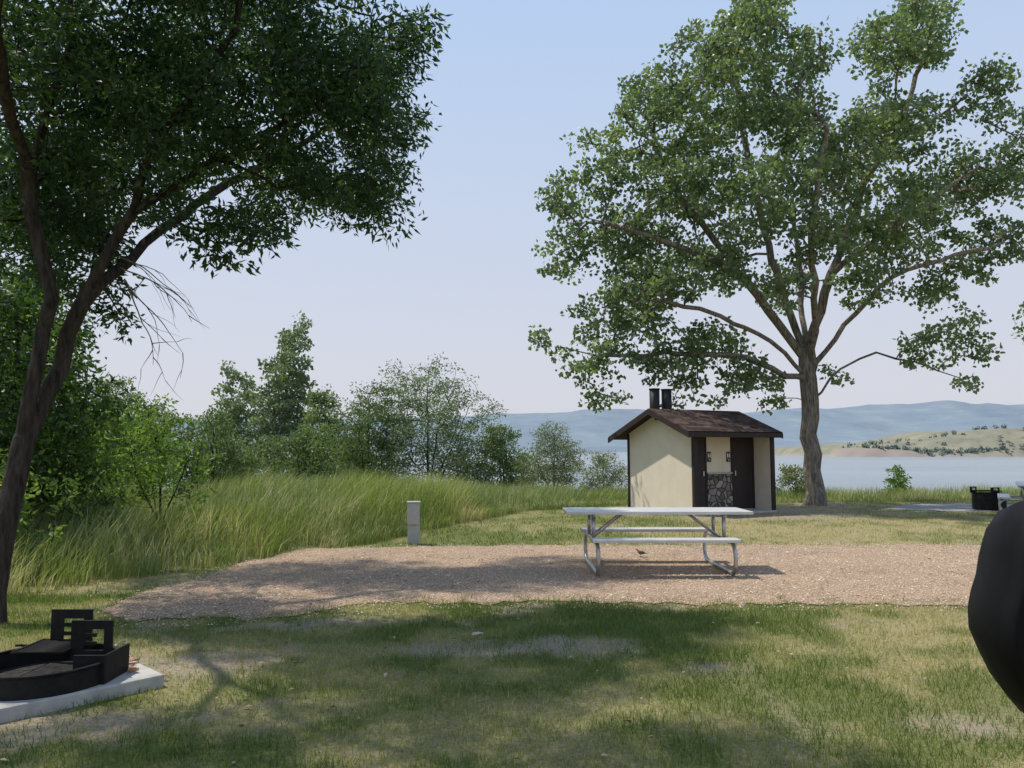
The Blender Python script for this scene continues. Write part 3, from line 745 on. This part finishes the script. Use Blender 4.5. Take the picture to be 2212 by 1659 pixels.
limbs = [[(-4.78, 7.2, -.1), (-4.77, 7.25, .6), (-4.74, 7.35, 1.2), (-4.72, 7.45, 1.7)],
         [(-4.72, 7.45, 1.7), (-4.66, 7.5, 2.46), (-4.55, 7.5, 3.1), (-4.7, 7.5, 3.6), (-4.84, 7.5, 4.2), (-4.72, 7.5, 4.9), (-4.5, 7.5, 5.7), (-4.5, 7.5, 7.0)],
         [(-4.72, 7.45, 1.7), (-4.60, 7.8, 2.45), (-4.42, 7.8, 3.1), (-4.23, 7.8, 3.53), (-3.93, 7.8, 4.08), (-3.32, 7.9, 4.55), (-2.6, 8.0, 5.0), (-2.0, 8.3, 5.6), (-1.6, 8.4, 6.2)],
         [(-3.93, 7.8, 4.08), (-3.6, 7.6, 4.8), (-3.0, 7.5, 5.6), (-2.6, 7.4, 6.4), (-2.2, 6.6, 6.7)],
         [(-4.42, 7.8, 3.1), (-4.3, 8.8, 4.0), (-3.7, 9.8, 5.1), (-2.9, 10.6, 6.0), (-2.3, 11, 6.8)],
         [(-4.84, 7.5, 4.2), (-4.6, 6.6, 5.2), (-4.0, 5.6, 5.9), (-3.0, 5.0, 6.2), (-1.8, 4.8, 6.4)],
         [(-4.6, 6.6, 5.2), (-4.4, 5, 5.7), (-3.6, 3.6, 5.9)]]
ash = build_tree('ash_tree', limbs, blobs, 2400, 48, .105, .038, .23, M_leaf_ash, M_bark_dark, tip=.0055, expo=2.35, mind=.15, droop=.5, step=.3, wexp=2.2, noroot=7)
# dead hanging twigs, branching
def twig(p, d, n, r, depth):
    pts_ = [Vector(p)]
    for j in range(n):
        d = (d + Vector((random.gauss(0, .12), random.gauss(0, .12), random.gauss(0, .1) - .09))).normalized()
        pts_.append(pts_[-1] + d * .09)
        if depth < 2 and random.random() < .35:
            dd_ = (d + Vector((random.gauss(0, .5), random.gauss(0, .3), random.gauss(0, .4)))).normalized()
            twig(pts_[-1], dd_, max(3, n - j - 2), r * .6, depth + 1)
    tube('dead_twig', pts_, list(np.linspace(r, r * .25, len(pts_))), M_bark, ash, 5)
for i in range(4):
    twig((-4.15 + .05 * i, 7.9, 3.62 - .12 * i), Vector((.75, 0, -.1 - .25 * i)), 11, .009, 0)

# -- thicket
def auto_tree(name, base, h, w_, ncl, lpc, L, W, cr, leafm, barkm, low=.15, mind=.22, nb=9, tip=.008, lean=0, droop=.3, shape=1.0, spread=.75):
    bx_, by_ = base; bz = float(height(np.array([bx_]), np.array([by_]))[0])
    blobs = []
    for i in range(nb):
        t = low + (1 - low) * (i + .5) / nb
        wr = w_ / 2 * (math.sin(math.pi * min(1, (t * .82 + .14))) ** .7) * shape
        a = i * 2.4 + random.uniform(-.4, .4); ro = wr * random.uniform(.3, spread + .05)
        r = min(wr * random.uniform(.45, .7) + .12, h * .3)
        blobs.append((bx_ + math.cos(a) * ro + lean * t, by_ + math.sin(a) * ro, bz + h * t, r))
    blobs.append((bx_ + lean, by_, bz + h * .93, w_ * .13 + .1))
    limbs = [[(bx_, by_, bz - .1), (bx_ + lean * .2 + .03, by_, bz + h * .25), (bx_ + lean * .5, by_, bz + h * .55), (bx_ + lean, by_, bz + h * .92)]]
    for q in range(3):
        a = random.uniform(0, 6.28); limbs.append([(bx_, by_, bz + h * .05), (bx_ + math.cos(a) * w_ * .15, by_ + math.sin(a) * w_ * .15, bz + h * .35), (bx_ + math.cos(a) * w_ * .3, by_ + math.sin(a) * w_ * .3, bz + h * .65)])
    return build_tree(name, limbs, blobs, ncl, lpc, L, W, cr, leafm, barkm, tip=tip, mind=mind, droop=droop, step=.3)
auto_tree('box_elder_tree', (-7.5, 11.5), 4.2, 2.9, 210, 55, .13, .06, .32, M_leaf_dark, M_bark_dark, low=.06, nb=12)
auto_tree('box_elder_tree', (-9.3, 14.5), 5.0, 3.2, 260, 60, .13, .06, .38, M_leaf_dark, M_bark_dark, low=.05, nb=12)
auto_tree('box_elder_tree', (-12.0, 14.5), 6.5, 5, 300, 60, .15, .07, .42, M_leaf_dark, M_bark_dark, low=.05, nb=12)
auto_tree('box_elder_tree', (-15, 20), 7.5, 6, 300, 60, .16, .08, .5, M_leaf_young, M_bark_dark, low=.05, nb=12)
auto_tree('sapling', (-5.7, 12.5), 2.25, 1.7, 95, 26, .10, .04, .18, M_leaf_young, M_bark_dark, low=.35, mind=.13, tip=.005, nb=9)
auto_tree('sapling', (-7.3, 12.6), 2.0, 1.8, 80, 26, .1, .045, .2, M_leaf_young, M_bark_dark, low=.1, mind=.13, tip=.004, nb=7)
auto_tree('sapling', (-6.4, 10.0), 1.7, 1.1, 40, 22, .1, .045, .18, M_leaf_young, M_bark_dark, low=.3, mind=.13, tip=.004, nb=7)
auto_tree('shrub', (-10.2, 20), 2.2, 3.8, 190, 60, .12, .06, .34, M_leaf_young, M_bark_dark, low=.05)
auto_tree('shrub', (-14.0, 27), 4.0, 5, 190, 60, .13, .06, .38, M_leaf_shrub, M_bark_dark, low=.05)
auto_tree('shrub', (-10.5, 27), 2.9, 3.6, 170, 60, .12, .06, .34, M_leaf_shrub, M_bark_dark, low=.05)
auto_tree('shrub', (-7.2, 27), 2.5, 3.8, 170, 60, .12, .06, .34, M_leaf_shrub, M_bark_dark, low=.05)
auto_tree('poplar_tree', (-15.4, 42), 11.6, 4.0, 230, 42, .19, .15, .38, M_leaf_poplar, M_bark, low=.4, tip=.012, nb=26, mind=.34, spread=.9, shape=1.0)
auto_tree('poplar_tree', (-12.6, 40), 13.4, 3.4, 250, 42, .19, .15, .38, M_leaf_poplar, M_bark, low=.4, tip=.012, lean=1.2, nb=28, mind=.34, spread=.9)
auto_tree('shrub', (-8.0, 33), 6.3, 3.4, 260, 52, .15, .09, .38, M_leaf_shrub, M_bark_dark, low=.05, nb=14)
auto_tree('russian_olive_tree', (-3.4, 31), 6.5, 5.4, 460, 50, .14, .05, .38, M_leaf_poplar, M_bark_dark, low=.05, nb=20, spread=.9)
auto_tree('russian_olive_tree', (-5.6, 30), 5.2, 3.6, 240, 55, .14, .05, .38, M_leaf_shrub, M_bark_dark, low=.05, nb=14)
auto_tree('shrub', (-.5, 32), 3.9, 3.2, 200, 60, .13, .06, .36, M_leaf_shrub, M_bark_dark, low=.05)
auto_tree('willow_shrub', (1.6, 29.5), 3.0, 2.6, 210, 60, .11, .03, .3, M_leaf_willow, M_bark, low=.05)
auto_tree('willow_shrub', (3.3, 28), 1.5, 1.9, 90, 50, .11, .03, .26, M_leaf_willow, M_bark, low=.05)
auto_tree('shrub', (13.5, 27.0), 1.0, .9, 40, 30, .1, .06, .15, M_leaf_young, M_bark_dark, low=.05, mind=.1, tip=.005)
auto_tree('shrub', (9.5, 26.2), .9, 1.6, 50, 40, .1, .06, .22, M_leaf_willow, M_bark_dark, low=.05, mind=.14, tip=.005)
auto_tree('cottonwood_tree', (21.4, 25.5), 10.0, 7.4, 420, 46, .14, .12, .42, M_leaf_cotton, M_bark, low=.28, nb=16, tip=.014)

# ------------------------------------------------------------------ lawn blades
pad_poly = np.array([(PadC[0] - .0 + math.cos(math.radians(47 + a)) * .84 - .02, PadC[1] + .04 + math.sin(math.radians(47 + a)) * .84) for a in (45, 135, 225, 315)])
def lawn(n, y0, y1, L, W, seed):
    y = np.sqrt(rng.uniform(y0 ** 2, y1 ** 2, n)); x = rng.uniform(-.86, .86, n) * y
    ok = ~inpoly(x, y, house_poly) & ~inpoly(x, y, pave_poly) & ~inpoly(x, y, pad_poly) & (y < tallb(x) + .3)
    g = inpoly(x, y, P)
    band = g & (~inpoly(x, y - .28, P) | ~inpoly(x, y + .3, P) | ~inpoly(x - .2, y, P))
    pr = np.where(band, .38 * smooth(.35, .6, vnoise(x, y, .17, 41)), .012 * smooth(.5, .7, vnoise(x, y, .4, 43)))
    ok &= ~(g & (rng.random(n) > pr))
    d = dirtf(x, y); ok &= rng.random(n) > d * .93
    x = x[ok]; y = y[ok]; n = len(x); z = height(x, y)
    clump = vnoise(x, y, .09, 21) * .6 + vnoise(x, y, .5, 22) * .5
    dr = dryf(x, y)
    l = L * (.4 + 1.0 * clump) * rng.uniform(.5, 1.25, n) * (1.05 - .4 * dr)
    th = rng.uniform(0, 6.28, n); le = rng.uniform(.1, 1.1, n)
    ta = rng.uniform(0, 6.28, n)
    dx = np.cos(ta) * le * l * .75; dy_ = np.sin(ta) * le * l * .75
    w_ = W * rng.uniform(.6, 1.3, n)
    V = np.zeros((n, 3, 3)); V[:, 0] = np.stack([x - np.cos(th) * w_, y - np.sin(th) * w_, z], -1)
    V[:, 1] = np.stack([x + np.cos(th) * w_, y + np.sin(th) * w_, z], -1); V[:, 2] = np.stack([x + dx, y + dy_, z + l], -1)
    rn = np.clip(dr * .66 + rng.random(n) * .42 - .06 + (rng.random(n) < .07) * .4, 0, 1)
    return V, rn
V1, r1 = lawn(160000, 2.7, 8.6, .056, .0028, 1)
V2, r2 = lawn(150000, 8.2, 25.5, .06, .006, 2)
V = np.concatenate([V1, V2]); r = np.concatenate([r1, r2])
mesh_np('lawn_grass', V, np.arange(len(V) * 3).reshape(-1, 3), M_lawn, rnd=r)

# ------------------------------------------------------------------ tall grass
def tall(n, xr, yext, hs, W, lean):
    x = rng.uniform(xr[0], xr[1], n); y = tallb(x) + yext * rng.random(n) ** 1.4
    ok = (vnoise(x, y, .5, 31) + vnoise(x, y, .16, 32)) > .55
    ok &= (np.abs(x) < y * .9 + 1) & ~inpoly(x, y, P) & ~inpoly(x, y, house_poly)
    x = x[ok]; y = y[ok]; n = len(x); z = height(x, y)
    ed = smooth(0, 1.8, y - tallb(x))
    cl = vnoise(x, y, .9, 33)
    hh = np.interp(x, [-12, -7, -1, 2, 5, 40], hs) * (.4 + .6 * ed) * (.6 + .6 * cl) * rng.uniform(.5, 1.2, n)
    la = vnoise(x, y, 1.5, 34) * 3 - 1.2; lm = lean * hh * rng.uniform(.2, 1.1, n)
    lx = np.cos(la) * lm + rng.normal(0, .18, n) * hh; ly = np.sin(la) * lm + rng.normal(0, .18, n) * hh
    th = rng.uniform(0, 6.28, n); w_ = W * rng.uniform(.6, 1.3, n); cx = np.cos(th) * w_; sy = np.sin(th) * w_
    V = np.zeros((n, 6, 3))
    for k_, (t, wf, bf) in enumerate(((0, 1, 0), (.55, .85, .28), (1, .12, 1))):
        zz = z + hh * t * (1 - .12 * bf)
        V[:, 2 * k_] = np.stack([x - cx * wf + lx * bf, y - sy * wf + ly * bf, zz], -1)
        V[:, 2 * k_ + 1] = np.stack([x + cx * wf + lx * bf, y + sy * wf + ly * bf, zz], -1)
    base = np.arange(n)[:, None] * 6
    F = np.concatenate([base + np.array([[0, 1, 3, 2]]), base + np.array([[2, 3, 5, 4]])], 1).reshape(-1, 4)
    tan = smooth(.4, .72, vnoise(x, y, .8, 36)) * smooth(4.0, 0, y - tallb(x)) + .6 * smooth(.6, .85, vnoise(x, y, .6, 37))
    rn = np.clip(.10 + .38 * cl + .38 * rng.random(n) + tan * .5 * (rng.random(n) < .6) + (rng.random(n) < .07) * .5, 0, 1)
    return V, F, np.repeat(rn, 2)
V, F, r = tall(95000, (-15, 5), 14, [.75, .8, .75, .5, .42, .42], .0055, .36)
mesh_np('tall_grass', V, F, M_tall, rnd=r)
V, F, r = tall(26000, (4, 32), 5, [.75, .8, .75, .5, .40, .40], .0055, .36)
mesh_np('shore_grass', V, F, M_tall, rnd=r)
print('objects', len(bpy.data.objects))
